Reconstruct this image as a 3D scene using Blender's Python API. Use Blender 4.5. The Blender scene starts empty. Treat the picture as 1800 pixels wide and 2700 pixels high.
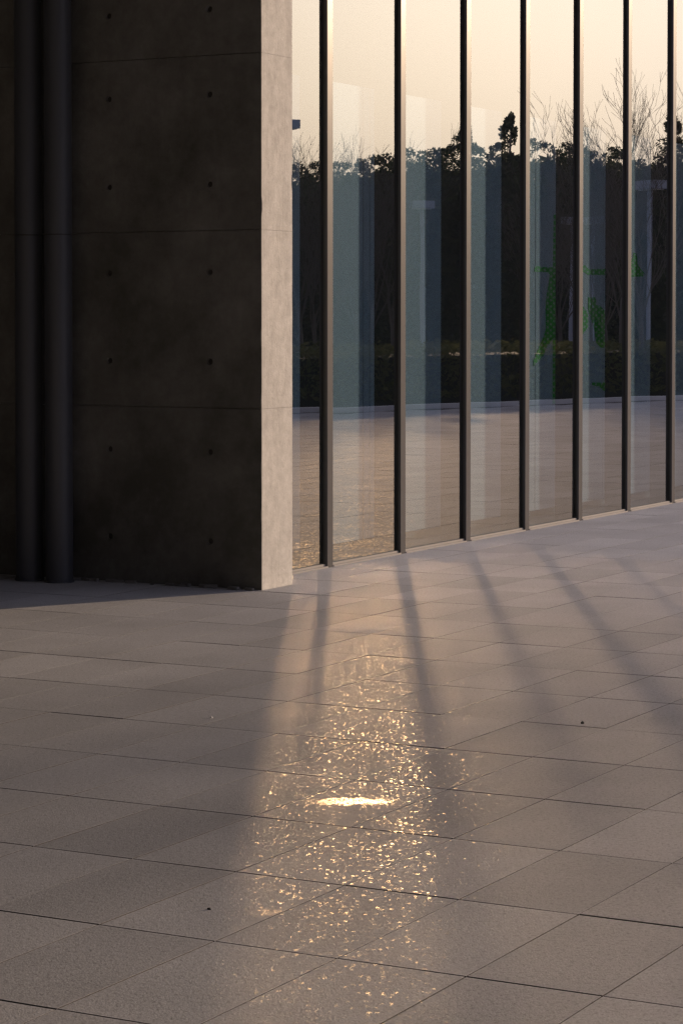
import bpy, bmesh, math, random
from mathutils import Vector, Matrix, noise
random.seed(7)
R = math.radians
sc = bpy.context.scene
COL = sc.collection

# ------------------------------------------------------------------ camera
F, PITCH, CY, H, AL = 6434.4, 0.029968, 1034.4, 1.3648, 0.495335      # photo px (1800x2700), metres, radians
cam_d = bpy.data.cameras.new('camera')
cam = bpy.data.objects.new('camera', cam_d); COL.objects.link(cam)
cam_d.sensor_fit = 'HORIZONTAL'; cam_d.sensor_width = 36.0
cam_d.lens = F / 1800 * 36.0
cam_d.shift_y = -(1350 - CY) / 1800
cam_d.clip_start = 0.1; cam_d.clip_end = 3000
cam.location = (0, 0, H)
cam.rotation_euler = (math.pi/2 - PITCH, 0, 0)
sc.camera = cam

# ------------------------------------------------------------------ sun, sky, exposure
SUN_AZ, SUN_EL = R(56.56), R(11.25)        # azimuth from +Y towards +X
w = bpy.data.worlds.new('World'); sc.world = w; w.use_nodes = True
nt = w.node_tree
for n in list(nt.nodes): nt.nodes.remove(n)
sky = nt.nodes.new('ShaderNodeTexSky'); sky.sky_type = 'NISHITA'; sky.sun_disc = False
sky.sun_elevation = SUN_EL; sky.sun_rotation = SUN_AZ
sky.air_density = 0.7; sky.dust_density = 5.5; sky.ozone_density = 2.3
bg = nt.nodes.new('ShaderNodeBackground'); bg.inputs['Strength'].default_value = 0.053
wo = nt.nodes.new('ShaderNodeOutputWorld')
veil = nt.nodes.new('ShaderNodeMix'); veil.data_type = 'RGBA'          # thin high haze: an even veil over the whole clear sky
veil.inputs[0].default_value = 0.58; veil.inputs[7].default_value = (7.5, 7.0, 9.2, 1)
nt.links.new(sky.outputs[0], veil.inputs[6]); nt.links.new(veil.outputs[2], bg.inputs[0]); nt.links.new(bg.outputs[0], wo.inputs[0])
S = Vector((math.sin(SUN_AZ)*math.cos(SUN_EL), math.cos(SUN_AZ)*math.cos(SUN_EL), math.sin(SUN_EL)))
sun_d = bpy.data.lights.new('sun', 'SUN'); sun_d.energy = 3.5; sun_d.angle = R(1.1); sun_d.color = (1.0, 0.72, 0.48)
sun = bpy.data.objects.new('sun', sun_d); COL.objects.link(sun)
sun.rotation_euler = S.to_track_quat('Z', 'Y').to_euler()
sc.view_settings.view_transform = 'Standard'; sc.view_settings.look = 'None'
sc.view_settings.exposure = 0.54; sc.view_settings.gamma = 1.0; sc.view_settings.use_curve_mapping = False
cy = sc.cycles
cy.sample_clamp_indirect = 60.0; cy.sample_clamp_direct = 0.0
cy.caustics_reflective = True; cy.blur_glossy = 0.0
cy.max_bounces = 10; cy.glossy_bounces = 6; cy.transparent_max_bounces = 24
cy.seed = 17; cy.use_denoising = True; cy.denoising_prefilter = 'NONE'
cy.use_guiding = True; cy.use_surface_guiding = True; cy.use_volume_guiding = False; cy.guiding_training_samples = 128; cy.surface_guiding_probability = 0.7   # finds the sun in the panes

# ------------------------------------------------------------------ coordinates
UX = Vector((math.sin(AL), math.cos(AL), 0))      # along the glass, away from the camera
VX = Vector((math.cos(AL), -math.sin(AL), 0))     # out of the glass, over the plaza
def L(u, v, z=0.0):
    return UX*u + VX*v + Vector((0, 0, z))
def local(p): return p.dot(UX), p.dot(VX)
def ray(x, y):
    X = (x-900)/F; Y = -(y-CY)/F
    return Vector((X, math.cos(PITCH)+Y*math.sin(PITCH), Y*math.cos(PITCH)-math.sin(PITCH)))
def on_ground(x, y):
    r = ray(x, y); t = -H/r.z
    return Vector((r.x*t, r.y*t, 0))
def on_plane_v(x, y, v):
    r = ray(x, y); t = v/r.dot(VX)
    return r.dot(UX)*t, H + r.z*t
GV = -6.445                                        # plane of the glass
K = 1800/1568                                      # notes were taken on a 1568 px wide view
def seen_in_glass(x, y, d):
    """where a thing really stands that the glass shows at pixel (x, y), d metres deep behind it"""
    r = ray(x*K, y*K); t = d/r.y
    p = r*t; u, v = local(p)
    q = L(u, 2*GV - v); q.z = H + r.z*t
    return q

# ------------------------------------------------------------------ mesh helpers
def link(name, me, mats, parent=None, loc=None, rot=None):
    o = bpy.data.objects.new(name, me); COL.objects.link(o)
    if not isinstance(mats, (list, tuple)): mats = [mats]
    if not me.materials:
        for m in mats: me.materials.append(m)
    if parent: o.parent = parent
    if loc is not None: o.location = loc
    if rot is not None: o.rotation_euler = rot
    return o
def thing(name, label, cat, loc=(0, 0, 0), rotz=0.0, group=None):
    o = bpy.data.objects.new(name, None); COL.objects.link(o)
    o.location = loc; o.rotation_euler = (0, 0, rotz); o.empty_display_size = .2
    o['label'] = label; o['category'] = cat
    if group: o['group'] = group
    return o
def tag(o, label, cat, group=None):
    o['label'] = label; o['category'] = cat
    if group: o['group'] = group
    return o
def structure(o): o['kind'] = 'structure'; return o
class MB:
    def __init__(s): s.v = []; s.f = []; s.m = []
    def quad(s, a, b, c, d, m=0):
        n = len(s.v); s.v += [tuple(a), tuple(b), tuple(c), tuple(d)]; s.f.append((n, n+1, n+2, n+3)); s.m.append(m)
    def poly(s, pts, m=0):
        n = len(s.v); s.v += [tuple(p) for p in pts]; s.f.append(tuple(range(n, n+len(pts)))); s.m.append(m)
    def box(s, x0, x1, y0, y1, z0, z1, m=0, tf=None):
        n = len(s.v)
        P = [(x0,y0,z0),(x1,y0,z0),(x1,y1,z0),(x0,y1,z0),(x0,y0,z1),(x1,y0,z1),(x1,y1,z1),(x0,y1,z1)]
        if tf: P = [tuple(tf(*p)) for p in P]
        s.v += P
        for q in ((0,3,2,1),(4,5,6,7),(0,1,5,4),(1,2,6,5),(2,3,7,6),(3,0,4,7)):
            s.f.append(tuple(n+i for i in q)); s.m.append(m)
    def tube(s, pts, rad, k=8, cap=True, m=0):
        base = len(s.v); N = len(pts)
        for i, p in enumerate(pts):
            p = Vector(p)
            d = (Vector(pts[min(i+1, N-1)]) - Vector(pts[max(i-1, 0)])).normalized()
            a = d.cross(Vector((1, 0, 0)) if abs(d.x) < .9 else Vector((0, 1, 0))).normalized(); b = d.cross(a)
            r = rad[i] if isinstance(rad, (list, tuple)) else rad
            for j in range(k):
                t = 2*math.pi*j/k
                s.v.append(tuple(p + a*math.cos(t)*r + b*math.sin(t)*r))
        for i in range(N-1):
            for j in range(k):
                s.f.append((base+i*k+j, base+i*k+(j+1) % k, base+(i+1)*k+(j+1) % k, base+(i+1)*k+j)); s.m.append(m)
        if cap:
            s.f.append(tuple(base+j for j in range(k-1, -1, -1))); s.m.append(m)
            s.f.append(tuple(base+(N-1)*k+j for j in range(k))); s.m.append(m)
    def mesh(s, name, smooth=False):
        me = bpy.data.meshes.new(name); me.from_pydata(s.v, [], s.f); me.update()
        me.polygons.foreach_set('material_index', s.m)
        if smooth: me.polygons.foreach_set('use_smooth', [True]*len(s.f))
        bm = bmesh.new(); bm.from_mesh(me)
        bmesh.ops.recalc_face_normals(bm, faces=bm.faces); bm.to_mesh(me); bm.free()
        return me
    def build(s, name, mats, parent=None, smooth=False, bevel=0, loc=None, rot=None):
        o = link(name, s.mesh(name, smooth), mats, parent, loc, rot)
        if bevel:
            b = o.modifiers.new('bevel', 'BEVEL'); b.width = bevel; b.segments = 2; b.limit_method = 'ANGLE'; b.angle_limit = R(40)
        return o
LB = lambda u, v, z: L(u, v, z)                     # box transform in building coordinates

# ------------------------------------------------------------------ materials
class NT:
    def __init__(s, name):
        s.mat = bpy.data.materials.new(name); s.mat.use_nodes = True
        s.t = s.mat.node_tree; s.p = s.t.nodes['Principled BSDF']; s.out = s.t.nodes['Material Output']
    def n(s, typ, **kw):
        nd = s.t.nodes.new('ShaderNode'+typ)
        for k, v in kw.items():
            if k in nd.bl_rna.properties and k not in nd.inputs: setattr(nd, k, v)
            else: nd.inputs[k].default_value = v
        return nd
    def l(s, a, b): s.t.links.new(a, b)
    def math(s, op, a, b=None, c=None, clamp=False):
        nd = s.t.nodes.new('ShaderNodeMath'); nd.operation = op; nd.use_clamp = clamp
        for i, x in enumerate((a, b, c)):
            if x is None: continue
            if hasattr(x, 'links'): s.l(x, nd.inputs[i])
            else: nd.inputs[i].default_value = x
        return nd.outputs[0]
    def ramp(s, fac, stops):
        nd = s.t.nodes.new('ShaderNodeValToRGB'); e = nd.color_ramp.elements
        while len(e) < len(stops): e.new(.5)
        for el, (p, c) in zip(e, stops):
            el.position = p; el.color = c if len(c) == 4 else (*c, 1)
        s.l(fac, nd.inputs[0]); return nd.outputs[0]
    def mix(s, fac, a, b, mode='MIX'):
        nd = s.t.nodes.new('ShaderNodeMix'); nd.data_type = 'RGBA'; nd.blend_type = mode
        for key, x in ((0, fac), (6, a), (7, b)):
            if hasattr(x, 'links'): s.l(x, nd.inputs[key])
            else: nd.inputs[key].default_value = x if key == 0 else (*x, 1)
        return nd.outputs[2]
    def noise(s, scale, detail=3, rough=.55, vec=None):
        nd = s.n('TexNoise', Scale=scale, Detail=detail, Roughness=rough)
        if vec is not None: s.l(vec, nd.inputs['Vector'])
        return nd.outputs['Fac']
    def pos(s): return s.n('NewGeometry').outputs['Position']
def simple(name, col, rough=.6, metal=0.0, var=.12, scale=6, bump=0.0, bscale=60, spec=.5):
    m = NT(name); ps = m.pos()
    c = m.mix(m.noise(scale, 4, .6, ps), tuple(x*(1-var) for x in col), tuple(x*(1+var) for x in col))
    m.l(c, m.p.inputs['Base Color']); m.p.inputs['Roughness'].default_value = rough; m.p.inputs['Metallic'].default_value = metal
    m.p.inputs['Specular IOR Level'].default_value = spec
    if bump:
        b = m.n('Bump', Strength=1.0, Distance=bump); m.l(m.noise(bscale, 4, .6, ps), b.inputs['Height'])
        m.l(b.outputs[0], m.p.inputs['Normal'])
    return m.mat

def granite(name, FACET, SHEEN):
    m = NT(name); ps = m.pos()
    rnd = m.math('FRACT', m.math('ADD', m.n('ObjectInfo').outputs['Random'], m.n('NewGeometry').outputs['Random Per Island']))
    fine = m.noise(210, 3, .75, ps); mid = m.noise(60, 3, .6, ps); big = m.noise(1.3, 4, .6, ps)
    col = m.ramp(fine, [(.30, (.225, .228, .230)), (.5, (.470, .478, .490)), (.70, (.72, .722, .728))])
    col = m.mix(.55, col, m.ramp(mid, [(.3, (.400, .405, .414)), (.7, (.525, .531, .542))]))
    tile = m.math('ADD', .90, m.math('MULTIPLY', rnd, .20))
    dirt = m.math('ADD', .74, m.math('MULTIPLY', big, .52))
    fac = m.math('MULTIPLY', tile, dirt)
    cc = m.n('CombineColor'); [m.l(fac, cc.inputs[i]) for i in range(3)]
    col = m.mix(1.0, col, cc.outputs[0], 'MULTIPLY')
    # smooth worn / wet patches
    sep = m.n('SeparateXYZ'); m.l(ps, sep.inputs[0])
    warp = m.noise(38, 5, .7, ps)
    mask = None
    for (px, py, rx, ry) in PATCHES:
        c = on_ground(px, py)
        dx = m.math('DIVIDE', m.math('SUBTRACT', sep.outputs[0], c.x), rx)
        dy = m.math('DIVIDE', m.math('SUBTRACT', sep.outputs[1], c.y), ry)
        d = m.math('ADD', m.math('MULTIPLY', dx, dx), m.math('MULTIPLY', dy, dy))
        d = m.math('ADD', d, m.math('MULTIPLY', m.math('SUBTRACT', warp, .5), 5.5))
        k = m.math('SUBTRACT', 1.0, m.math('MULTIPLY', m.math('SUBTRACT', d, .75), 4.0), clamp=True)
        mask = k if mask is None else m.math('MAXIMUM', mask, k)
    inv = m.math('SUBTRACT', 1.0, mask)
    # flamed surface: matt stone with crystal facets about a centimetre wide that can flash
    grain = m.noise(54, 2, .5, ps); fleck = m.noise(260, 2, .6, ps)
    area = m.ramp(m.noise(2.2, 3, .6, ps), [(.36, (.25,)*3), (.62, (1,)*3)])
    # each polished chip of the flamed face is flat and leans its own way
    vor = m.n('TexVoronoi', voronoi_dimensions='2D', Scale=64.0); m.l(ps, vor.inputs['Vector'])
    vc = m.n('SeparateColor'); m.l(vor.outputs['Color'], vc.inputs[0])
    tx = m.math('MULTIPLY', m.math('MULTIPLY', m.math('SUBTRACT', vc.outputs[0], .5), .17), inv)
    ty = m.math('MULTIPLY', m.math('MULTIPLY', m.math('SUBTRACT', vc.outputs[1], .5), .17), inv)
    cv = m.n('CombineXYZ'); m.l(tx, cv.inputs[0]); m.l(ty, cv.inputs[1]); cv.inputs[2].default_value = 1.0
    chipn = m.n('VectorMath', operation='NORMALIZE'); m.l(cv.outputs[0], chipn.inputs[0])
    chip = m.ramp(m.math('ADD', vor.outputs['Distance'], m.math('MULTIPLY', m.math('SUBTRACT', fleck, .5), .35)), [(.27, (1,)*3), (.36, (0,)*3)])
    chip = m.math('MULTIPLY', chip, m.math('GREATER_THAN', vc.outputs[2], .35))
    b2 = m.n('Bump', Distance=.0014); m.l(m.math('ADD', m.math('MULTIPLY', inv, .9), .05), b2.inputs['Strength'])
    m.l(m.math('ADD', m.noise(190, 3, .6, ps), m.math('MULTIPLY', grain, .6)), b2.inputs['Height'])
    crystal = m.ramp(m.noise(95, 2, .5, ps), [(.55, (0,)*3), (.66, (1,)*3)])
    col = m.mix(m.math('MULTIPLY', crystal, .35), col, (.16, .158, .155))          # dark mica grains
    df = m.n('BsdfDiffuse', Roughness=.4); m.l(col, df.inputs['Color']); m.l(b2.outputs[0], df.inputs['Normal'])
    gl = m.n('BsdfGlossy', distribution='GGX'); gl.inputs['Color'].default_value = (1, .78, .50, 1)
    m.l(chipn.outputs[0], gl.inputs['Normal'])
    m.l(m.math('ADD', m.math('MULTIPLY', inv, .02), .18), gl.inputs['Roughness'])
    # chip gloss is strongest round one spot of the paving and falls off outward
    dd = m.n('VectorMath', operation='DISTANCE'); m.l(ps, dd.inputs[0]); dd.inputs[1].default_value = L(8.7, -4.7)
    gloss_fade = m.math('ADD', .16, m.math('MULTIPLY', .84, m.math('SUBTRACT', 1.0, m.math('DIVIDE', m.math('SUBTRACT', dd.outputs['Value'], 2.5), 2.4), clamp=True)))
    k = m.math('MULTIPLY', m.math('MULTIPLY', m.math('MULTIPLY', chip, area), FACET), gloss_fade)
    speck = m.ramp(m.noise(75, 4, .75, ps), [(.42, (.02,)*3), (.60, (1,)*3)])
    k = m.math('ADD', m.math('MULTIPLY', k, inv), m.math('MULTIPLY', m.math('MULTIPLY', mask, speck), .036))
    mx = m.n('MixShader'); m.l(k, mx.inputs[0]); m.l(df.outputs[0], mx.inputs[1]); m.l(gl.outputs[0], mx.inputs[2])
    sh = m.n('BsdfGlossy', distribution='GGX', Roughness=.58); sh.inputs['Color'].default_value = (1, .95, .88, 1)   # dull overall polish of worn stone
    m.l(b2.outputs[0], sh.inputs['Normal'])
    lw = m.n('LayerWeight', Blend=.5)
    mx2 = m.n('MixShader'); m.l(m.math('ADD', .006, m.math('MULTIPLY', SHEEN, m.math('POWER', lw.outputs['Facing'], 5.0))), mx2.inputs[0])
    m.l(mx.outputs[0], mx2.inputs[1]); m.l(sh.outputs[0], mx2.inputs[2])
    m.l(mx2.outputs[0], m.out.inputs[0]); m.t.nodes.remove(m.p)
    return m.mat
PATCHES = [(916, 2114, .135, .050), (702, 2407, .045, .036), (752, 1888, .023, .022)]

def concrete(name, dark=0.0):
    m = NT(name); ps = m.pos()
    mp = m.n('Mapping'); m.l(ps, mp.inputs[0]); mp.inputs['Scale'].default_value = (1, 1, .16)
    streak = m.noise(13, 6, .75, mp.outputs[0]); cloud = m.noise(2.6, 6, .68, ps); mott = m.noise(17, 6, .72, ps); fine = m.noise(70, 4, .65, ps)
    col = m.ramp(cloud, [(.28, (.31, .305, .297)), (.5, (.45, .445, .435)), (.74, (.56, .555, .54))])
    col = m.mix(.5, col, m.ramp(streak, [(.3, (.29, .285, .277)), (.55, (.49, .484, .472)), (.75, (.60, .595, .575))]))
    col = m.mix(.45, col, m.ramp(mott, [(.36, (.30, .295, .288)), (.7, (.57, .565, .55))]))
    col = m.mix(m.math('MULTIPLY', m.ramp(fine, [(.60, (0,)*3), (.74, (1,)*3)]), .45), col, (.17, .165, .155))
    # pale splash of lime near the foot
    sep = m.n('SeparateXYZ'); m.l(ps, sep.inputs[0])
    foot = m.math('SUBTRACT', 1.0, m.math('DIVIDE', sep.outputs[2], .12), clamp=True)
    foot = m.math('MULTIPLY', foot, m.ramp(m.noise(38, 4, .7, ps), [(.45, (0,)*3), (.6, (1,)*3)]))
    col = m.mix(m.math('MULTIPLY', foot, .5), col, (.60, .59, .57))
    if dark:                                             # the wall's shade painted into its colour, mixed with dark blotchy dirt
        shade_stain = m.ramp(m.noise(1.15, 6, .68, ps), [(.36, (1,)*3), (.70, (.62,)*3)])
        col = m.mix(m.math('MULTIPLY', shade_stain, dark), col, (.052, .053, .044))
    m.l(col, m.p.inputs['Base Color']); m.p.inputs['Roughness'].default_value = .8; m.p.inputs['Specular IOR Level'].default_value = .2
    vor = m.n('TexVoronoi', Scale=30); m.l(ps, vor.inputs['Vector'])
    pit = m.ramp(vor.outputs['Distance'], [(.0, (0,)*3), (.13, (1,)*3)])
    h = m.math('ADD', m.math('MULTIPLY', fine, .5), m.math('ADD', m.math('MULTIPLY', pit, .45), m.math('MULTIPLY', streak, .9)))
    b = m.n('Bump', Strength=.7, Distance=.004); m.l(h, b.inputs['Height']); m.l(b.outputs[0], m.p.inputs['Normal'])
    return m.mat

def glass():
    m = NT('tinted_glass'); ps = m.pos(); t = m.t
    fr = m.n('Fresnel', IOR=1.52)
    r = fr.outputs[0]
    Rf = m.math('DIVIDE', m.math('MULTIPLY', r, 4.0), m.math('ADD', 1.0, m.math('MULTIPLY', r, 3.0)))   # double glazing: four surfaces
    back = m.n('NewGeometry').outputs['Backfacing']
    fac = m.math('ADD', m.math('MULTIPLY', Rf, m.math('SUBTRACT', 1.0, back)), m.math('MULTIPLY', back, .25))
    b = m.n('Bump', Strength=1.0, Distance=.0011)
    m.l(m.noise(1.1, 1, .4, ps), b.inputs['Height'])
    g = m.n('BsdfGlossy', Roughness=0.0); g.inputs['Color'].default_value = (1, .985, .96, 1); m.l(b.outputs[0], g.inputs['Normal'])
    tr = m.n('BsdfTransparent'); tr.inputs['Color'].default_value = (.35, .445, .535, 1)
    mx = m.n('MixShader'); m.l(fac, mx.inputs[0]); m.l(tr.outputs[0], mx.inputs[1]); m.l(g.outputs[0], mx.inputs[2])
    m.l(mx.outputs[0], m.out.inputs[0]); t.nodes.remove(m.p)
    return m.mat
def clear():
    m = NT('glass_edge'); tr = m.n('BsdfTransparent'); tr.inputs[0].default_value = (.95, .98, .97, 1)
    m.l(tr.outputs[0], m.out.inputs[0]); m.t.nodes.remove(m.p); return m.mat
def dots():
    m = NT('green_dotted_print')
    tc = m.n('TexCoord'); mp = m.n('Mapping'); m.l(tc.outputs['Object'], mp.inputs[0])
    sep = m.n('SeparateXYZ'); m.l(mp.outputs[0], sep.inputs[0])
    P = .052
    def lattice(ox, oz):
        a = m.math('SUBTRACT', m.math('FRACT', m.math('DIVIDE', m.math('ADD', sep.outputs[0], ox), P)), .5)
        c = m.math('SUBTRACT', m.math('FRACT', m.math('DIVIDE', m.math('ADD', sep.outputs[2], oz), P*.8)), .5)
        c = m.math('MULTIPLY', c, .8)
        return m.math('SQRT', m.math('ADD', m.math('MULTIPLY', a, a), m.math('MULTIPLY', c, c)))
    d = m.math('MINIMUM', lattice(0, 0), lattice(P/2, P*.4))
    k = m.math('LESS_THAN', d, .17)
    m.l(m.mix(k, (.04, .62, .02), (.50, .70, .42)), m.p.inputs['Base Color']); m.p.inputs['Roughness'].default_value = .5
    return m.mat
def leafy(name, a, b):
    m = NT(name); rnd = m.n('NewGeometry').outputs['Random Per Island']
    c = m.mix(rnd, a, b); m.l(c, m.p.inputs['Base Color']); m.p.inputs['Roughness'].default_value = .7; m.p.inputs['Specular IOR Level'].default_value = .06
    tl = m.n('BsdfTranslucent'); m.l(c, tl.inputs['Color'])
    mx = m.n('MixShader'); mx.inputs[0].default_value = .4; m.l(m.p.outputs[0], mx.inputs[1]); m.l(tl.outputs[0], mx.inputs[2]); m.l(mx.outputs[0], m.out.inputs[0])
    return m.mat
M_GRAN = granite('granite', .031, .068); M_CONC = concrete('bare_concrete'); M_CONCD = concrete('shaded_concrete', .93); M_GLASS = glass(); M_EDGE = clear(); M_DOTS = dots()  # darker concrete copy carries the wall's shade in its colour
M_BED = simple('joint_sand', (.045, .040, .036), .9)
M_MULL = simple('dark_bronze_paint', (.082, .083, .088), .27, 0.0, .06, 3, spec=.10)
M_GASKET = simple('black_gasket', (.012, .013, .014), .5)
M_SILL = simple('pale_sill_metal', (.30, .29, .28), .5, 0, .08, 5, spec=.03)
M_PIPE = simple('slate_pipe_paint', (.060, .067, .082), .45, 0, .08, 4)
M_PANEL = simple('white_board', (.74, .75, .75), .6, 0, .05, 2)
M_FLOOR = simple('interior_floor', (.12, .12, .12), .5)
M_DARK = simple('interior_dark', (.06, .06, .06), .8)
M_PLUG = simple('tie_plug_mortar', (.022, .021, .020), .85, 0, .15, 30)
M_CRUMB = simple('mortar_crumb_grey', (.20, .195, .185), .9)
M_LAWN = simple('lawn_grass', (.055, .050, .022), .9, 0, .35, 2.5, .03, 30)
M_KERB = simple('pale_kerb_stone', (.76, .77, .80), .38, 0, .1, 4)
M_LAMP = simple('pale_lamp_paint', (.34, .38, .48), .5, 0, .05)
M_LENS = simple('lamp_lens', (.7, .7, .7), .3)
M_BARK = simple('bare_bark', (.105, .092, .082), .85, 0, .25, 12)
M_LEAF = leafy('evergreen_leaf', (.026, .040, .022), (.062, .085, .042))
M_HEDGE = leafy('hedge_leaf', (.06, .075, .022), (.13, .13, .045))
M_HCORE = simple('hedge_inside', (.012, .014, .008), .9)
M_LITTER = simple('white_litter', (.7, .7, .68), .6)
M_STONE = simple('dark_chip', (.02, .018, .016), .7)

# ------------------------------------------------------------------ ground
g = MB(); g.quad((-400, -300, -.06), (900, -300, -.06), (900, 1200, -.06), (-400, 1200, -.06))
structure(g.build('lawn', M_LAWN))
# the plaza ends on a slanting line that the glass shows
E0, E1 = (30.735, 2*GV+17.442), (39.231, 2*GV+14.737)
ed = ((E1[0]-E0[0]), (E1[1]-E0[1])); el = math.hypot(*ed); ed = (ed[0]/el, ed[1]/el); en = (-ed[1], ed[0])   # en points away (+u side)
if en[0] < 0: en = (-en[0], -en[1])
def side(u, v): return (u-E0[0])*en[0] + (v-E0[1])*en[1]
def epos(t, off): return (E0[0]+ed[0]*t+en[0]*off, E0[1]+ed[1]*t+en[1]*off)
bed = MB()
pts = [L(*epos(-26, .0), -.0032), L(*epos(24, 0), -.0032), L(44, GV, -.0032), L(-14, GV, -.0032), L(-14, 12.6, -.0032)]
# big bed under plaza and alcove
bed.poly([L(-14, -13, -.0032), L(10.75, -13, -.0032), L(10.75, GV-.05, -.0032), L(45, GV-.05, -.0032), L(*epos(17, 0), -.0032), L(*epos(-26, 0), -.0032), L(-14, 12.8, -.0032)])
plaza = structure(bed.build('plaza', M_BED))

PU, PV, JU, JV = .600, .3047, .0062, .0034
U0, V0 = 5.745, -3.076
def project(p):
    d = p - Vector((0, 0, H))
    a = Vector((0, math.cos(PITCH), -math.sin(PITCH))); up = Vector((0, math.sin(PITCH), math.cos(PITCH)))
    z = d.dot(a)
    if z < .5: return None
    return 900 + F*d.x/z, CY - F*d.dot(up)/z
def paver_mb(mb, u, v, dz=0.0, tx=0.0, ty=0.0, centred=False):
    a, b = PU/2-JU/2, PV/2-JV/2; c = .0004
    ring = lambda a, b, z: [(-a, -b, z), (a, -b, z), (a, b, z), (-a, b, z)]
    P = ring(a, b, -.028) + ring(a, b, -c) + ring(a-c, b-c, 0)
    n = len(mb.v)
    for (x, y, z) in P:
        if centred: mb.v.append((x, y, z))
        else: mb.v.append(tuple(L(u+x, v+y, z+dz+x*tx+y*ty)))
    for k in (0, 4):
        for j in range(4):
            mb.f.append((n+k+j, n+k+(j+1) % 4, n+k+4+(j+1) % 4, n+k+4+j)); mb.m.append(1 if k == 0 else 0)
    mb.f.append((n+8, n+9, n+10, n+11)); mb.m.append(0)
one = MB(); paver_mb(one, 0, 0, centred=True); paver_me = one.mesh('paver')
rest = MB(); near = []
rz_paver = math.atan2(UX.y, UX.x)
for i in range(-34, 62):
    for j in range(-34, 54):
        u, v = U0+(i+.5)*PU, V0+(j+.5)*PV
        if u-PU/2 > 10.60 and v+PV/2 < -6.20 and u < 10.9: continue            # wholly inside the wall
        if u-PU/2 > 10.60 and v+PV/2 < GV+.06: continue                        # wholly inside the building
        if side(u, v) > -.35: continue
        px = [project(L(u+a, v+b)) for a in (-.3, .3) for b in (-.15, .15)]
        px = [q for q in px if q]
        if px and max(q[0] for q in px) > -5 and min(q[0] for q in px) < 1805 and max(q[1] for q in px) > 1250 and min(q[1] for q in px) < 2710 and all(project(L(u+a, v)) for a in (-.3, .3)):
            ar = (max(q[0] for q in px)-min(q[0] for q in px))*(max(q[1] for q in px)-min(q[1] for q in px))
            near.append((ar, u, v))
        elif random.random() < 2:
            paver_mb(rest, u, v, random.gauss(0, .0003), random.gauss(0, .0006), random.gauss(0, .0010))
near.sort(reverse=True)
for k, (ar, u, v) in enumerate(near):
    if k < 298:
        o = bpy.data.objects.new('paver', paver_me); COL.objects.link(o); o.parent = plaza
        o.location = L(u, v, random.gauss(0, .0003))
        # local x of the mesh runs along the glass; local y must run along VX (mirrored hand), so spin half a turn freely
        o.rotation_euler = (random.gauss(0, .0009), random.gauss(0, .0007), rz_paver + (math.pi if random.random() < .5 else 0))
    else:
        paver_mb(rest, u, v, random.gauss(0, .0003))
paver_me.materials.append(M_GRAN); paver_me.materials.append(M_BED)
ro = rest.build('outlying_paving', [M_GRAN, M_BED], plaza); ro['kind'] = 'stuff'
print('pavers in view', len(near), 'rest faces', len(rest.f))
# kerb and pale path round the plaza edge
kb = thing('kerb', 'pale stone kerb along the far edge of the plaza, seen mirrored in the glass', 'kerb')
for t in range(-24, 17):
    m = MB(); a0, a1 = t+.004, t+.996
    m.poly([L(*epos(a0, -.15), .0), L(*epos(a1, -.15), .0), L(*epos(a1, -.15), .07), L(*epos(a0, -.15), .07)])
    m.poly([L(*epos(a0, -.15), .07), L(*epos(a1, -.15), .07), L(*epos(a1, .05), .07), L(*epos(a0, .05), .07)])
    m.poly([L(*epos(a0, .05), .07), L(*epos(a1, .05), .07), L(*epos(a1, .05), -.05), L(*epos(a0, .05), -.05)])
    m.build('kerb_stone', M_KERB, kb)

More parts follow.
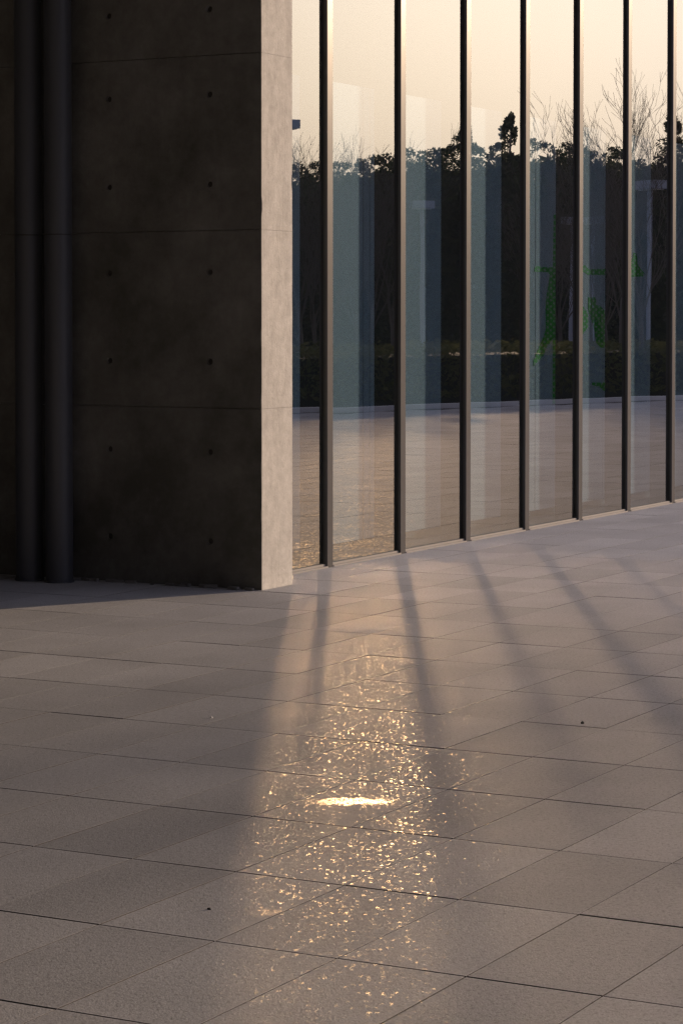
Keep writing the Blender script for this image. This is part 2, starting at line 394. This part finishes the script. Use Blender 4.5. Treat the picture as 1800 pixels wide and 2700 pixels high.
# ------------------------------------------------------------------ concrete wall
CU, CV, CT = 10.58, -6.17, .31                      # near corner: u of the shaded face, v of the lit end, thickness
wall = thing('concrete_wall', 'bare board-formed concrete wall in deep shade with a sunlit end beside the glass', 'wall', L(CU, CV, 0))
def holed_panel(v0, v1, z0, z1, holes):
    """one shuttered panel of the shaded face with recessed tie holes; v1 > v0"""
    m = MB(); g_ = .0018; k = 16; r = .019
    us = CU
    vs = sorted(set([v0+g_, v1-g_])); 
    hv = sorted(set(h[0] for h in holes)); hz = sorted(set(h[1] for h in holes))
    vb = [v0+g_] + [(a+b)/2 for a, b in zip(hv, hv[1:])] + [v1-g_] if hv else [v0+g_, v1-g_]
    zb = [z0+g_] + [(a+b)/2 for a, b in zip(hz, hz[1:])] + [z1-g_] if hz else [z0+g_, z1-g_]
    plugs = []
    for a in range(len(vb)-1):
        for b in range(len(zb)-1):
            c0, c1, d0, d1 = vb[a], vb[a+1], zb[b], zb[b+1]
            hh = [h for h in holes if c0 < h[0] < c1 and d0 < h[1] < d1]
            if not hh:
                m.quad(L(us, c0, d0), L(us, c1, d0), L(us, c1, d1), L(us, c0, d1)); continue
            h = hh[0]; ring = []; outer = []
            for q in range(k):
                t = 2*math.pi*(q+.5)/k; cx, cz = math.cos(t), math.sin(t)
                ring.append((h[0]+r*cx, h[1]+r*cz))
                tv = ((c1 if cx > 0 else c0)-h[0])/cx if abs(cx) > 1e-6 else 1e9
                tz = ((d1 if cz > 0 else d0)-h[1])/cz if abs(cz) > 1e-6 else 1e9
                tt = min(tv, tz); outer.append((h[0]+cx*tt, h[1]+cz*tt))
            corners = [(c1, d1), (c0, d1), (c0, d0), (c1, d0)]
            for q in range(k):
                q2 = (q+1) % k; o1, o2 = outer[q], outer[q2]
                poly = [ring[q], o1]
                if abs(o1[0]-o2[0]) > 1e-6 and abs(o1[1]-o2[1]) > 1e-6:
                    cc = min(corners, key=lambda c: (c[0]-(o1[0]+o2[0])/2)**2+(c[1]-(o1[1]+o2[1])/2)**2)
                    poly.append(cc)
                poly += [o2, ring[q2]]
                m.poly([L(us, *p) for p in poly])
                i1, i2 = ((h[0]+(ring[x][0]-h[0])*.72, h[1]+(ring[x][1]-h[1])*.72) for x in (q, q2))
                m.quad(L(us, *ring[q]), L(us, *ring[q2]), L(us+.013, *i2), L(us+.013, *i1))
            plugs.append(h)
    e = .020                                             # returns into the joint
    P = [(v0+g_, z0+g_), (v1-g_, z0+g_), (v1-g_, z1-g_), (v0+g_, z1-g_)]
    for a, b in zip(P, P[1:]+P[:1]):
        m.quad(L(us, *a), L(us, *b), L(us+e, *b), L(us+e, *a))
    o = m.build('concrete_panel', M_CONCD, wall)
    for h in plugs:
        p = MB(); p.poly([L(us+.0125, h[0]+.0145*math.cos(2*math.pi*q/k), h[1]+.0145*math.sin(2*math.pi*q/k)) for q in range(k)])
        p.box(us+.0115, us+.018, h[0]-.003, h[0]+.003, h[1]-.003, h[1]+.003, tf=LB)
        p.build('tie_hole', M_PLUG, o)
    return o
LIFTS = [0.0, .915, 1.815, 2.70, 3.60, 4.50]
for n in range(5):
    vR = CV-.0015 - 1.8*n
    vL = vR-1.8
    for z0, z1 in zip(LIFTS, LIFTS[1:]):
        hs = [(vR-d, z) for d in (.305, .915, 1.5) for z in (z0+.235, z0+.69)]
        holed_panel(vL, vR, z0, z1, hs)
core = MB(); core.box(CU+.020, CU+CT-.003, CV-9, CV-.012, -.05, 4.5, tf=LB); core.build('wall_core', M_CONC, wall)
for z0, z1 in zip(LIFTS, LIFTS[1:]):                     # the sunlit end, one lift at a time, arris slightly ragged
    m = MB(); N = 26
    zs = [z0+.0006+(z1-z0-.0012)*i/N for i in range(N+1)]
    def rag(z, k): return .0016*noise.noise((z*9, k, 2.1)) - (.006 if noise.noise((z*7, k*3, 5.)) > .52 else 0)
    for a, b in zip(zs, zs[1:]):
        ua, ub = CU-.0005-rag(a, 0.), CU-.0005-rag(b, 0.)
        wa, wb = CU+CT+rag(a, 4.), CU+CT+rag(b, 4.)
        m.quad(L(ua, CV, a), L(wa, CV, a), L(wb, CV, b), L(ub, CV, b))
        m.quad(L(ua, CV, a), L(ub, CV, b), L(ub+.002, CV-.0115, b), L(ua+.002, CV-.0115, a))
        m.quad(L(wa, CV, a), L(wb, CV, b), L(wb, GV-.06, b), L(wa, GV-.06, a))
    m.build('end_panel', M_CONC, wall)
# crumbs of mortar along the foot of the wall
for n in range(26):
    v = CV - .05 - random.random()*1.25; m = MB(); s = random.uniform(.006, .020)
    m.box(-s*1.8, s*1.8, -s*.6, s*.6, -.002, s*.9)
    m.build('mortar_crumb', M_CRUMB, wall, bevel=s*.25, loc=L(CU-.012-random.random()*.03, v, 0) - L(CU, CV, 0)*0, rot=(0, 0, random.uniform(-.4, .4)+rz_paver+math.pi/2))
# everything of the wall was laid out in world coordinates: keep the empty at the base without moving the parts
inv = Matrix.Translation(-wall.location)
for c in wall.children: c.matrix_parent_inverse = inv

# ------------------------------------------------------------------ drain pipes
def drain(px, label):
    c = on_ground(px, 1538); u, v = local(c); u = CU-.15
    # keep the pipe on the pixel column at its real distance from the wall
    r = ray(px, 1000); t = u/r.dot(UX); p = r*t; v = p.dot(VX)
    t_ = thing('drain_pipe', label, 'drain pipe', L(u, v, 0), group='drain pipes on the concrete wall')
    rr = .071
    m = MB(); m.tube([(0, 0, 0), (0, 0, 1.80)], rr, 40, False); m.build('pipe_length', M_PIPE, t_, True)
    m = MB(); m.tube([(0, 0, 1.806), (0, 0, 4.5)], rr, 40, False); m.build('pipe_length', M_PIPE, t_, True)
    m = MB(); m.tube([(0, 0, 1.78), (0, 0, 1.826)], rr-.003, 40, False); m.build('joint_ring', M_GASKET, t_, True)
    m = MB(); m.tube([(0, 0, 0), (0, 0, .012), (0, 0, .0121)], [rr+.006, rr+.006, rr], 40, False); m.build('foot_collar', M_PIPE, t_, True)
    for z in (4.2,):
        m = MB(); m.tube([(0, 0, z), (0, 0, z+.05)], rr+.004, 40)
        a = UX*(.15-.0032); b = UX*.05
        m.box(.05, .149, -.015, .015, z, z+.05, tf=lambda x, y, zz: UX*x+VX*y+Vector((0, 0, zz)))
        m.build('wall_bracket', M_GASKET, t_)
drain(155, 'slate grey drain pipe standing nearer the lit corner, right one of the pair')
drain(76, 'slate grey drain pipe farther from the lit corner, left one of the pair')

# ------------------------------------------------------------------ glass front
fac = thing('glass_facade', 'tall glass curtain wall with dark metal mullions mirroring sky, trees and plaza', 'glass wall')
MU0, MSP, MW, MIN_, MOUT, TOP = 11.724, .8835, .0635, .150, .024, 4.5
mull_u = [MU0+MSP*k for k in range(-1, 22)]
mm = MB()
mm.box(0, MW, -MIN_, -.020, 0, TOP, 0, tf=lambda u, v, z: UX*u+VX*v+Vector((0, 0, z)))      # inside fin
mm_in = mm.mesh('mullion_fin')
cm = MB()
cm.box(0, MW, .010, MOUT, 0, TOP, 0, tf=lambda u, v, z: UX*u+VX*v+Vector((0, 0, z)))        # outside cap
cap_me = cm.mesh('mullion_cap')
gk = MB(); gk.box(.004, MW-.004, -.020, .010, 0, TOP, 0, tf=lambda u, v, z: UX*u+VX*v+Vector((0, 0, z)))
gk_me = gk.mesh('mullion_gasket')
for u in mull_u:
    o = link('mullion', mm_in, M_MULL, fac, L(u, GV, .0))
    c = link('mullion_cap', cap_me, M_MULL, o); link('gasket', gk_me, M_GASKET, o)
    b = c.modifiers.new('bevel', 'BEVEL'); b.width = .0015; b.segments = 2
pane_w = MSP-MW+.004
pm = MB()
def ptf(u, v, z): return UX*u+VX*v+Vector((0, 0, z))
pm.box(0, pane_w, -.012, 0, 0, TOP-.06, 1, tf=ptf)
pane_me = pm.mesh('glass_pane')
for p in pane_me.polygons:
    if p.normal.dot(VX) > .9: p.material_index = 0
tilt = [.0022, -.0020, -.0006, -.0022, .0003, -.0018, .0008, -.0006]
for k, u in enumerate(mull_u):
    z = Matrix.Rotation(tilt[k] if k < len(tilt) else random.gauss(0, .0007), 4, 'Z')
    o = link('glass_pane', pane_me, [M_GLASS, M_EDGE], fac)
    o.matrix_world = Matrix.Translation(L(u+MW-.002, GV, .024)) @ z
for k, u in enumerate(mull_u):
    m = MB()
    m.box(u+MW+.001, u+MSP-.001, GV-.02, GV+.012, -.02, .020, tf=LB)
    m.box(u+MW+.001, u+MSP-.001, GV+.012, GV+.030, -.02, .008, tf=LB)
    m.build('sill_rail', M_SILL, fac, bevel=.002)
m = MB(); m.box(10.89, mull_u[-1]+.8, GV-.15, GV+.03, TOP, TOP+.25, tf=LB); m.build('head_rail', M_MULL, fac)

# ------------------------------------------------------------------ room behind the glass
SETB = .35
BV = GV-SETB
fl = MB(); fl.quad(L(10.9, -14, .002), L(32, -14, .002), L(32, GV-.022, .002), L(10.9, GV-.022, .002)); structure(fl.build('interior_floor', M_FLOOR))
ib = thing('building_shell', 'dark rear walls and flat roof slab of the building behind the glass', 'building')
m = MB(); m.box(10.9, 32, -14.3, -14, 0, TOP, tf=LB); m.build('rear_wall', M_DARK, ib)
m = MB(); m.box(10.893, 11.0, -14, BV-.3, 0, TOP, tf=LB); m.build('side_wall', M_DARK, ib)
m = MB(); m.box(31.9, 32.2, -14, GV-.16, 0, TOP, tf=LB); m.build('side_wall', M_DARK, ib)
m = MB(); m.box(10.6, 32.2, -14.3, GV-.16, TOP+.01, TOP+.4, tf=LB); m.build('roof', M_DARK, ib)
boards = thing('display_wall', 'white display boards standing close behind the glass with a green dotted character', 'display wall')
bu = [10.95, on_plane_v(834*K, 800, BV)[0], on_plane_v(849*K, 800, BV)[0]]
while bu[-1] < 30: bu.append(bu[-1]+1.22)
for a, b in zip(bu, bu[1:]):
    m = MB(); m.box(a+.005, b-.005, BV-.03, BV, .05, 2.745, tf=LB); m.build('white_board', M_PANEL, boards, bevel=.002)
m = MB(); m.box(bu[0], bu[-1], BV-.08, BV-.034, .0, 2.72, tf=LB); m.build('board_backing', M_GASKET, boards)
# the strokes of the character, as far as the glass lets one see them (photo pixels)
def zz(pts): return [(1380+x/4.356, 540+y/4.356) for x, y in pts]
STROKES = [
    zz([(342,110),(400,110),(400,700),(640,715),(700,690),(740,735),(1010,735),(1210,740),(1262,545),(1295,560),(1305,690),(1385,790),(1365,822),(1255,825),(1000,805),(735,802),(690,770),(420,770),(420,2290),(330,2290),(332,1530),(300,1580),(245,1650),(235,1720),(110,1850),(108,1790),(235,1490),(255,1420),(250,1230),(255,1090),(275,950),(300,800),(280,775),(200,765),(118,770),(125,700),(270,715),(335,712)]),
    zz([(690,1180),(735,1240),(738,1390),(695,1460),(640,1540),(640,1120)]),
    zz([(740,1060),(825,1060),(830,1150),(870,1155),(930,1220),(1050,1320),(1060,1600),(925,1640),(880,1640),(830,1580),(812,1440),(740,1200)]),
    zz([(785,2040),(1100,2040),(1100,2250),(940,2150),(860,2085),(785,2070)]),
]
for st in STROKES:
    m = MB(); P = [on_plane_v(x, y, BV) for x, y in st]
    bm = bmesh.new(); vs = [bm.verts.new(L(u, BV+.0035, z)) for u, z in P]; f_ = bm.faces.new(vs)
    ex = bmesh.ops.extrude_face_region(bm, geom=[f_])
    bmesh.ops.translate(bm, verts=[x for x in ex['geom'] if isinstance(x, bmesh.types.BMVert)], vec=-VX*.003)
    bmesh.ops.triangulate(bm, faces=bm.faces); bmesh.ops.recalc_face_normals(bm, faces=bm.faces)
    me = bpy.data.meshes.new('character_stroke'); bm.to_mesh(me); bm.free()
    o = link('character_stroke', me, M_DOTS, boards)

# ------------------------------------------------------------------ unseen roof and walls added to keep sky light off the left wall
cp = thing('shade_canopy', 'unseen concrete roof and walls added to shade the wall at the left', 'canopy')
m = MB(); m.box(-13, CU-.0, -18, 1.3, 4.51, 4.95, tf=LB); m.build('roof', M_CONCD, cp)  # unseen roof added to keep sky light off the left wall
m = MB(); m.box(-13.4, -13, -18, 9, 0, 4.95, tf=LB); m.build('shade_back_wall', M_CONCD, cp)  # added behind the camera to cut sky light
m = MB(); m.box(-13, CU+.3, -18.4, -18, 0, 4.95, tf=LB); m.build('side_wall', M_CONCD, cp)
m = MB(); m.box(-13, 3.0, 9.0, 9.4, 0, 5.4, tf=LB); m.build('side_wall', M_CONCD, cp)  # added wing that blocks low sky from reaching the left wall

# ------------------------------------------------------------------ what the glass mirrors: lamps, hedge, trees
def lamp(x, ytop, d, label, half=.30, legs=(0,)):
    p = seen_in_glass(x, ytop, d); hgt = p.z
    t = thing('street_lamp', label, 'street lamp', (p.x, p.y, -.05), AL+R(-33), group='pale flat-topped street lamps beyond the plaza')
    m = MB(); m.box(-half, half, -.15, .15, hgt-.12, hgt+.05); m.build('lamp_head', M_LAMP, t, bevel=.01)
    m = MB(); m.box(-half+.05, half-.05, -.1, .1, hgt-.135, hgt-.119); m.build('lamp_lens', M_LENS, t)
    for lx in legs:
        m = MB(); m.box(lx-.04, lx+.04, -.04, .04, .02, hgt-.119); m.build('post', M_LAMP, t, bevel=.01)
        m = MB(); m.box(lx-.13, lx+.13, -.13, .13, 0, .02); m.build('base_plate', M_LAMP, t)
lamp(673, 276, 47, 'pale street lamp cut off by the concrete corner, its flat head against the mirrored sky')
lamp(966, 460, 52, 'pale street lamp mirrored in the third pane from the concrete corner')
lamp(1330, 497, 61, 'pale two-legged street lamp mirrored across the fifth mullion', .52, (-.28, .28))
lamp(1500, 414, 46, 'pale street lamp mirrored in the last full pane at the right')

def leaf_cloud(mb, centre, rx, ry, rz, n, size, shell=.5):
    for _ in range(n):
        while True:
            q = Vector((random.uniform(-1, 1), random.uniform(-1, 1), random.uniform(-1, 1)))
            if shell < q.length <= 1: break
        p = Vector((centre[0]+q.x*rx, centre[1]+q.y*ry, centre[2]+q.z*rz))
        a = Vector((random.gauss(0, 1), random.gauss(0, 1), random.gauss(0, 1))).normalized()
        b = a.orthogonal().normalized(); s = size*random.uniform(.6, 1.3)
        mb.quad(p-a*s-b*s*.1, p-b*s*.5, p+a*s, p+b*s*.5)
hd = thing('hedge', 'clipped olive hedge behind the plaza kerb, seen mirrored in the lower glass', 'hedge')
hm = MB()
for _ in range(16000):
    t = random.uniform(-9, 17); q = random.random()
    off = 1.0 + .05*math.sin(t*1.7)
    ht = .86 + .08*noise.noise((t*.6, 0, 0)) + .05*noise.noise((t*2.1, 3, 0))
    if q < .5: o_, z = off + random.gauss(0, .06), random.uniform(.12, ht)
    else:
        k = random.random(); o_, z = off + k*2.4, ht + .04*k + random.gauss(0, .04)
    p = L(*epos(t, o_), z)
    a = Vector((random.gauss(0, 1), random.gauss(0, 1), random.gauss(0, 1))).normalized(); b = a.orthogonal(); s = .055*random.uniform(.6, 1.4)
    hm.quad(p-a*s, p-b*s*.5, p+a*s, p+b*s*.5)
hm.build('foliage', M_HEDGE, hd)
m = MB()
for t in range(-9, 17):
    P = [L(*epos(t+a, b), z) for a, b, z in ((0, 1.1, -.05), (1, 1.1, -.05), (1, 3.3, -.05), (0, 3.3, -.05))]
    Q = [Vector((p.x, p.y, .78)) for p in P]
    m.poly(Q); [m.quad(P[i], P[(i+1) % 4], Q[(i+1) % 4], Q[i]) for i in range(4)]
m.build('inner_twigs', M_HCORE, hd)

def evergreen(x, ytop, d, label, wid, n=3200, conical=False):
    p = seen_in_glass(x, ytop, d); hgt = p.z
    t = thing('evergreen_tree', label, 'tree', (p.x, p.y, -.05), random.random()*6, group='evergreen trees beyond the hedge')
    m = MB(); m.tube([(0, 0, 0), (.03, .02, hgt*.5), (0, .03, hgt*.93)], [.14, .09, .02], 8); m.build('trunk', M_BARK, t, True)
    m = MB(); hb = hgt*(.84 if conical else .93)
    leaf_cloud(m, (0, 0, hb*.5), wid*.8, wid*.8, hb*.49, n, .20, .0)
    leaf_cloud(m, (0, 0, hb*.74), wid*.9, wid*.9, hb*.22, n//2, .15, .0)                     # the body of the crown
    for i in range(26):                                                                # uneven lobes
        a = random.random()*6.28; f = random.uniform(.15, .93); w = wid*random.uniform(.55, .95)*(1-.45*max(0, f-.55)/.45)
        q = random.uniform(.22, .5)
        leaf_cloud(m, (w*math.cos(a), w*math.sin(a), hb*f), q, q, q*.8, 110, .085, .2)
    if conical:                                                                        # a leader with tufts
        for i in range(14):
            f = random.random()**.8; zc = hb*.93 + (hgt-hb*.93)*f*.93; r_ = .30*(1-.55*f)*random.uniform(.7, 1.1)
            dx, dy = random.gauss(0, .30)*(1.05-f), random.gauss(0, .30)*(1.05-f)
            leaf_cloud(m, (dx, dy, zc), r_, r_, r_*.75, 110, .055, .1)
        leaf_cloud(m, (0, .03, hgt-.08), .10, .10, .12, 50, .05, 0)
    else:
        for i in range(16):
            a = random.random()*6.28; r_ = wid*.75*random.random()
            leaf_cloud(m, (r_*math.cos(a), r_*math.sin(a), hgt*random.uniform(.86, .985)), .24, .24, .16, 60, .07, 0)
    m.build('crown', M_LEAF, t)
EV = [(690, 372, 84, 2.1), (800, 352, 82, 1.9), (890, 345, 80, 1.6), (965, 332, 78, 1.6), (1052, 288, 74, 1.3), (1148, 254, 72, 1.25), (1204, 280, 74, 1.3),
      (1265, 318, 80, 1.9), (1350, 330, 82, 1.9), (1430, 352, 84, 1.6), (1545, 262, 66, 1.4), (1620, 300, 70, 1.9), (620, 350, 80, 2.2),
      (745, 362, 92, 2.4), (540, 352, 82, 2.0), (1700, 318, 78, 2.0), (1790, 335, 84, 2.2), (1010, 330, 92, 2.4), (1110, 326, 90, 2.0), (1300, 322, 94, 2.4), (1390, 340, 92, 2.0), (1490, 352, 90, 2.0), (860, 350, 94, 2.4)]
WORDS = ['broad', 'loose', 'slim', 'round', 'pointed', 'leaning']
for i, (x, y, d, wd) in enumerate(EV):
    lab = {4: 'pointed dark evergreen mirrored just left of the third mullion from the concrete', 5: 'evergreen with a knobbly tip above the treeline in the fourth pane',
           6: 'pointed dark evergreen mirrored just left of the fourth mullion from the concrete', 10: 'tall dark evergreen at the right edge of the mirrored treeline'}.get(i)
    evergreen(x, y, d, lab or 'dark evergreen tree merging into the mirrored treeline', wd, 3000, i in (4, 5, 6, 10))

def bare(p, hgt, label, spread=1.0, seed=0, limbs=7, group='bare winter trees beyond the hedge'):
    rnd = random.Random(seed)
    t = thing('bare_tree', label, 'tree', (p.x, p.y, -.05), rnd.random()*6, group=group)
    tr = MB(); th = hgt*.30; r0 = .008*hgt
    tr.tube([(0, 0, 0), (.03, .0, th*.5), (.0, .04, th)], [r0*1.2, r0, r0*.85], 8); tr.build('trunk', M_BARK, t, True)
    m = MB()
    def grow(p0, dirv, ln, rad, lev):
        pts = [p0]; dcur = dirv.copy(); n = 5 if lev < 3 else 3
        for i in range(n):
            dcur = (dcur + Vector((rnd.gauss(0, .09), rnd.gauss(0, .09), .05 + rnd.gauss(0, .04)))).normalized()
            pts.append(pts[-1] + dcur*ln/n)
        m.tube(pts, [max(rad*(1-.8*i/n), .0022) for i in range(n+1)], 5 if lev < 2 else 3, False)
        if lev >= 5: return
        for c in range(4 if lev < 3 else 3):
            i = rnd.randint(1, n); f = i/n
            az = rnd.random()*6.28; sp = rnd.uniform(.22, .55)
            side_ = dcur.orthogonal().normalized(); side_.rotate(Matrix.Rotation(az, 3, dcur))
            nd = (dcur*math.cos(sp) + side_*math.sin(sp)); nd.z = abs(nd.z)*.7+.3; nd.normalize()
            grow(pts[i], nd, ln*rnd.uniform(.45, .68), max(rad*(1-.6*f)*.6, .003), lev+1)
    for b in range(limbs):
        az = b*6.28/limbs+rnd.random()*.5; tl = rnd.uniform(.15, .6)*spread
        grow(Vector((0, .04, th*rnd.uniform(.6, 1))), Vector((math.cos(az)*tl, math.sin(az)*tl, 1)).normalized(), (hgt-th)*rnd.uniform(.40, .56), r0*.45, 1)
    m.build('crown', M_BARK, t)
BA = [(706, 262, 47), (800, 258, 50), (886, 240, 52), (840, 268, 56), (1288, 232, 50), (1345, 258, 54), (1418, 150, 44), (1478, 160, 43), (1376, 250, 48), (1240, 262, 57), (740, 270, 50)]
BL = {0: 'bare tree with upswept twigs mirrored beside the concrete corner', 2: 'thin bare tree with upright twigs mirrored left of the second mullion',
      1: 'bare tree fanning thin twigs above the pale board in the second pane', 3: 'bare tree farther back, just right of the one above the pale board',
      4: 'bare tree with forked twigs mirrored left of the fifth mullion', 5: 'bare tree mirrored just right of the fifth mullion',
      6: 'tall bare tree rising highest left of the sixth mullion', 7: 'tall bare tree spreading its limbs right of the sixth mullion',
      8: 'bare tree mirrored in the middle of the sixth pane', 9: 'small bare tree mirrored just right of the fourth mullion', 10: 'bare tree mostly hidden behind the first mullion'}
for i, (x, y, d) in enumerate(BA):
    p = seen_in_glass(x, y, d); bare(p, p.z*(1.04 if y < 200 else .93), BL.get(i, 'bare winter tree among others against the mirrored sky'), 1.0, 40+i)
# two unseen trees added to filter the low sun over the near paving
for i, (w_, s_, h_, sp_) in enumerate([(-6.5, 40, 10.2, .5), (-5.2, 42, 10.4, .5)]):
    q = L(s_*.8815 - w_*.4722, s_*.4722 + w_*.8815)
    bare(q, h_, ['unseen tall bare tree added to filter the sun, nearer one', 'unseen tall bare tree added to filter the sun, farther one'][i], sp_, 90+i, 8, 'unseen bare trees added to filter the sun')

# ------------------------------------------------------------------ small litter on the paving
def crumb(name, px, py, s, mat, label, cat):
    bm = bmesh.new(); bmesh.ops.create_icosphere(bm, subdivisions=2, radius=1)
    for v in bm.verts:
        v.co *= 1+.35*noise.noise(v.co*1.7+Vector((px, py, 0)))
        v.co = Vector((v.co.x*s[0], v.co.y*s[1], max(v.co.z, -.5)*s[2]))
    me = bpy.data.meshes.new(name); bm.to_mesh(me); bm.free()
    o = link(name, me, mat, None, on_ground(px*K, py*K)+Vector((0, 0, s[2]*.5)), (0, 0, px)); tag(o, label, cat)
crumb('paper_scrap', 485, 1650, (.007, .005, .004), M_LITTER, 'tiny white scrap lying on the shaded paving left of the light beam', 'litter')
crumb('pebble', 1337, 1663, (.006, .006, .006), M_STONE, 'small black pebble on the paving right of the long mullion shadow', 'pebble')
crumb('twig_bit', 480, 2090, (.005, .003, .003), M_STONE, 'dark crumb of twig near the left edge of the light beam', 'litter')

# ------------------------------------------------------------------ thin evening haze
hm_ = MB(); hm_.box(-402, 902, -302, 1202, -1.1, 12.5)
hz = hm_.build('haze', [], None); hz['kind'] = 'stuff'
hmat = bpy.data.materials.new('haze_air'); hmat.use_nodes = True; ht = hmat.node_tree
for n in list(ht.nodes): ht.nodes.remove(n)
ho = ht.nodes.new('ShaderNodeOutputMaterial'); hv = ht.nodes.new('ShaderNodeVolumePrincipled')
hv.inputs['Color'].default_value = (.86, .92, 1, 1); hv.inputs['Density'].default_value = .00016; hv.inputs['Anisotropy'].default_value = .35
ht.links.new(hv.outputs[0], ho.inputs['Volume']); hz.data.materials.append(hmat)
